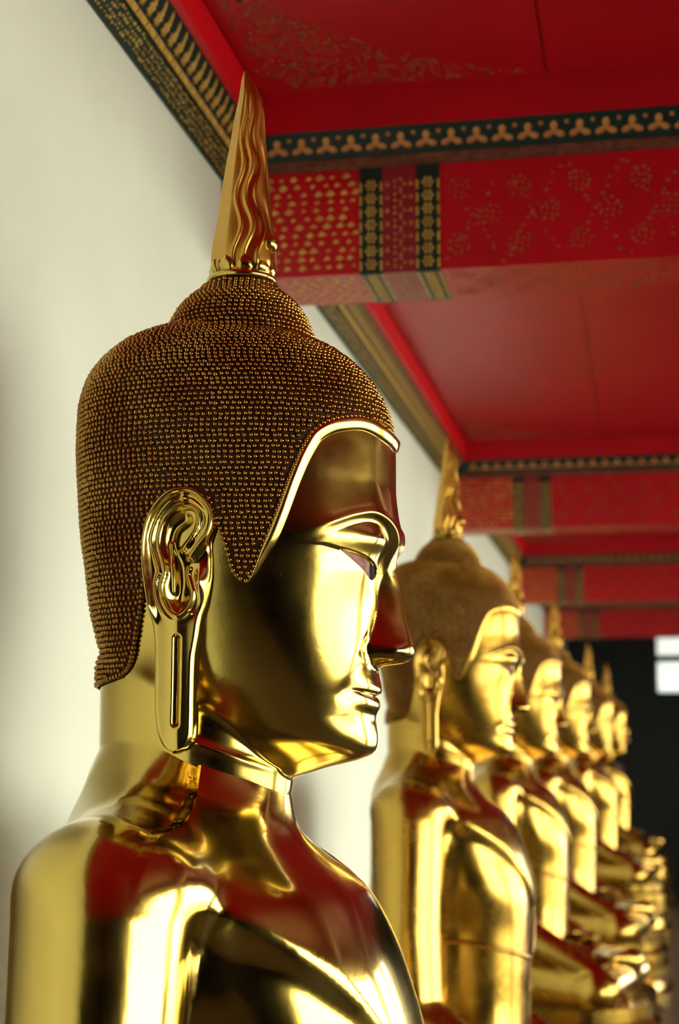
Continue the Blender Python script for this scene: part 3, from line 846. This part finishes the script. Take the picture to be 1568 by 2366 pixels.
# flame finial
f_c = curve([(1150, 3), (1200, 4), (1320, 6), (1430, 9), (1540, 14), (1620, 18), (1690, 8)], 8)
f_h = curve([(1150, 70), (1165, 76), (1200, 78), (1318, 64), (1430, 51), (1510, 41), (1570, 35), (1620, 27), (1660, 17), (1682, 9), (1692, 3)], 6)
def finial():
    zz = np.concatenate([np.arange(1150, 1690, 5.0), [1690, 1694]])
    an = np.linspace(0, 2*np.pi, 181)[:-1]
    A_, Z = np.meshgrid(an, zz)
    H = f_h(Z)
    r = H*(np.abs(np.cos(A_))**3.0 + np.abs(np.sin(A_)/0.86)**3.0)**(-1/3.0)
    # flat chamfers at the back
    for s in (-1, 1):
        dn = -0.72*np.cos(A_) + 0.69*s*np.sin(A_)
        lim = np.where(dn > 0.05, H*0.83/np.maximum(dn, 0.05), 1e9)
        r = np.minimum(r, lim)
    wave = 0.15*np.sin((Z - 1150)/26.0)*sstep(1620, 1480, Z)
    for s in (-1, 1):
        for c in (0.28, 0.72, 1.14, 1.55):
            ang = s*(c + wave)
            d = np.angle(np.exp(1j*(A_ - ang)))*H
            r = r + 5.0*np.exp(-(d/4.0)**2)*sstep(1665, 1560, Z)*sstep(1160, 1185, Z)
    return np.stack([f_c(Z) + r*np.cos(A_), r*np.sin(A_), Z], -1).reshape(-1, 3)*P, grid_faces(len(zz), 180, True).tolist() + [tuple((len(zz)-1)*180 + k for k in range(180))]
def torus(rc, rt, z, cx, sy=1.0, sz=1.0, n=64, m=10):
    a = np.linspace(0, 2*np.pi, n + 1)[:-1]; b_ = np.linspace(0, 2*np.pi, m + 1)[:-1]
    A_, B_ = np.meshgrid(a, b_, indexing='ij')
    return np.stack([cx + (rc + rt*np.cos(B_))*np.cos(A_), sy*(rc + rt*np.cos(B_))*np.sin(A_), z + sz*rt*np.sin(B_)], -1).reshape(-1, 3)*P, \
        np.concatenate([grid_faces(n, m, True), np.stack([(n-1)*m + np.arange(m), (n-1)*m + (np.arange(m)+1) % m, (np.arange(m)+1) % m, np.arange(m)], -1)])
def ball(r, sx=1, sy=1, sz=1, n=20, m=12):
    v = [(0, 0, -r*sz)]
    for i in range(1, m):
        t = math.pi*i/m - math.pi/2
        v += [(r*sx*math.cos(t)*math.cos(2*math.pi*k/n), r*sy*math.cos(t)*math.sin(2*math.pi*k/n), r*sz*math.sin(t)) for k in range(n)]
    v.append((0, 0, r*sz)); f = []
    for k in range(n): f.append((0, 1 + (k+1) % n, 1 + k))
    for i in range(m - 2):
        f += [(1 + i*n + k, 1 + i*n + (k+1) % n, 1 + (i+1)*n + (k+1) % n, 1 + (i+1)*n + k) for k in range(n)]
    f += [(1 + (m-2)*n + k, 1 + (m-2)*n + (k+1) % n, len(v) - 1) for k in range(n)]
    return np.array(v)*P, f
def petal():
    # a pointed leaf lump, base at origin, leaning outward along +x
    v = []; n = 10
    for t, w, o in ((0, 17, 4), (.2, 20, 10), (.45, 18, 13), (.7, 12, 11), (.88, 6, 8), (1.0, .5, 6)):
        for k in range(n):
            a = 2*math.pi*k/n
            v.append((o + 7*(1 - .5*t)*math.cos(a), w*math.sin(a), 40*t))
    return np.array(v)*P, grid_faces(6, n, True).tolist() + [tuple(5*n + k for k in range(n))]

BASE = -1955*P                       # lowest point of the figure
def make_statue(gold, hair_m, first):
    root = bpy.data.objects.new('buddha_statue', None); col.objects.link(root)
    def off(o): o.location.z = -BASE; return o
    off(obj('body', body_v*P, body_f, gold, root, True))
    hd = off(obj('head', head_v, ff_, gold, root, True))
    er = off(obj('ear', ear_v*P, ear_f, gold, root, True))
    m_ = ear_v*np.array([1, -1, 1])
    off(obj('ear', m_*P, [tuple(f[::-1]) for f in ear_f], gold, root, True))
    bv, bf = band_mesh()
    off(obj('hairline_band', bv, bf, gold, root, True))
    hr = off(obj('hair', hair_all, hair_f, M['hair_base'], root, True))
    hr['label'] = 'dark gold cap of tight studded curls'
    if first:
        # the curls that show largest are objects of their own
        camp = np.array([0.39755, -1.54, 0.0])/P
        d = camp[None] - cp; dist = np.linalg.norm(d, axis=1)
        fac = (d*cn).sum(1)/dist
        hid = (cp[:, 0] > -150) & (cp[:, 0] < 30) & (cp[:, 2] < 590) & (cp[:, 1] < 0)
        score = np.where(fac > 0, fac, 0)/dist**2*(~hid)
        order = np.argsort(-score)
        top = order[:300]; rest = order[300:]
        o = studs_mesh('small_curls', cp[rest], cn[rest], hair_m, hr); o['kind'] = 'stuff'
        t, bt = basis(cn)
        me = None
        for i in top:
            if me is None:
                o = obj('hair_curl', sv*P, sq + st_, hair_m, hr, True); me = o.data
            else:
                o = bpy.data.objects.new('hair_curl', me); col.objects.link(o); o.parent = hr
            R = Matrix((t[i].tolist(), bt[i].tolist(), cn[i].tolist())).transposed().to_4x4()
            o.matrix_basis = Matrix.Translation(Vector((cp[i]*P).tolist())) @ R
    else:
        o = studs_mesh('small_curls', cp, cn, hair_m, hr); o['kind'] = 'stuff'
    for sgn in (-1, 1):
        v, f = eye_patch(103, 182, sgn, 5.5)
        e = off(obj('eye_inlay', v, f, M['shell'], root, True)); e['label'] = 'pinkish shell eye inlay'
        v, f = eye_patch(67, 104, sgn, 6.5)
        i_ = obj('iris', v, f, M['iris'], e, True); i_['label'] = 'black iris inlay'
    if first:
        for dg, zc, rad in ((-47.5, 394, 5.5), (-48.6, 408, 3.2), (-46.6, 386, 4.0), (-49.6, 412, 2.6), (-46.2, 416, 2.4), (-48.2, 380, 2.2), (-45.2, 402, 2.0)):
            v, f = ball(1.0, n=9, m=6)
            q = head_pt(np.array([math.radians(dg)]), np.array([float(zc)]))[0]*P
            pit = obj('corrosion_pit', v*rad*0.8, f, M['pit'], hd, True, tuple(q)); pit.scale = (0.7, 0.35, 1.0); pit.rotation_euler = (0, 0, math.radians(dg + 90))
    v, f = finial(); fi = off(obj('flame_finial', v, f, M['gold_spire'], root, True))
    fi['label'] = 'tall pointed flame finial with wavy ridges'
    v, f = torus(78, 9, 1147, 2); obj('finial_ring', v, f, gold, fi, True)
    v, f = ball(24); bl = obj('finial_bead', v, f, gold, fi, True, (74*P, -22*P, 1232*P))
    pv, pf = petal(); p0 = None
    for k in range(10):
        if p0 is None: p0 = obj('petal', pv, pf, gold, fi, True); q = p0
        else: q = p0.copy(); col.objects.link(q)
        a = 2*math.pi*k/10
        q.location = ((4 + 66*math.cos(a))*P, 64*math.sin(a)*P, 1156*P); q.rotation_euler = (0, 0, a)
    v, f = tube(hpp + hpn*4, 13.0); off(obj('robe_hem', v*P, f, gold, root, True))
    return root
def pedestal(root, hgt, gold):
    """moulded base between the plinth and the figure, in the root's own scale"""
    b = MB()
    lv = [(0, 1.0), (.12, 1.0), (.18, .93), (.42, .90), (.55, .96), (.80, .96), (.86, .91), (1.0, .91)]
    n = 48; rowsp = []
    for t, s in lv:
        for k in range(n):
            a = 2*math.pi*k/n
            c_, s_ = math.cos(a), math.sin(a)
            e = 0.7
            rowsp.append((0.13 + s*0.36*math.copysign(abs(c_)**e, c_), s*0.46*math.copysign(abs(s_)**e, s_), -hgt + t*(hgt + 0.02)))
    f = grid_faces(len(lv), n, True).tolist() + [tuple(range(n))[::-1], tuple((len(lv)-1)*n + k for k in range(n))]
    return obj('pedestal', rowsp, f, gold, root, False)
def copy_tree(o, parent=None, swap=None):
    c = o.copy(); col.objects.link(c)
    c.parent = parent
    for ch in o.children: copy_tree(ch, c)
    return c

X1S = -0.39755
PL = 0.68
first = make_statue(M['gold'], M['gold_hair'], True)
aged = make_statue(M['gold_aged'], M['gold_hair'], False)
# place, scale, label
spots = [(first, X1S, 1.54, 1.0, 'polished gold buddha statue nearest the camera, in sharp focus'),
         (aged, -0.378, 3.10, 0.875, 'old gold buddha statue just behind the sharp nearest one'),
         (None, -0.39, 4.84, 0.86, 'blurred gold buddha statue third in the row, behind the second face'),
         (None, -0.39, 6.95, 0.94, 'blurred gold buddha statue fourth in the row under the third beam'),
         (None, -0.315, 8.75, 0.83, 'small blurred gold buddha statue fifth in the row, second from the far end'),
         (None, -0.26, 10.4, 0.80, 'smallest gold buddha statue, last in the row beside the dark hall')]
for o, x, y, s, lab in spots:
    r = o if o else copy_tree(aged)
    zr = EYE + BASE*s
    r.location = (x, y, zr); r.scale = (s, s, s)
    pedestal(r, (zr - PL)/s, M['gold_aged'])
    tag(r, lab, 'statue', 'gilded seated statues along the wall')
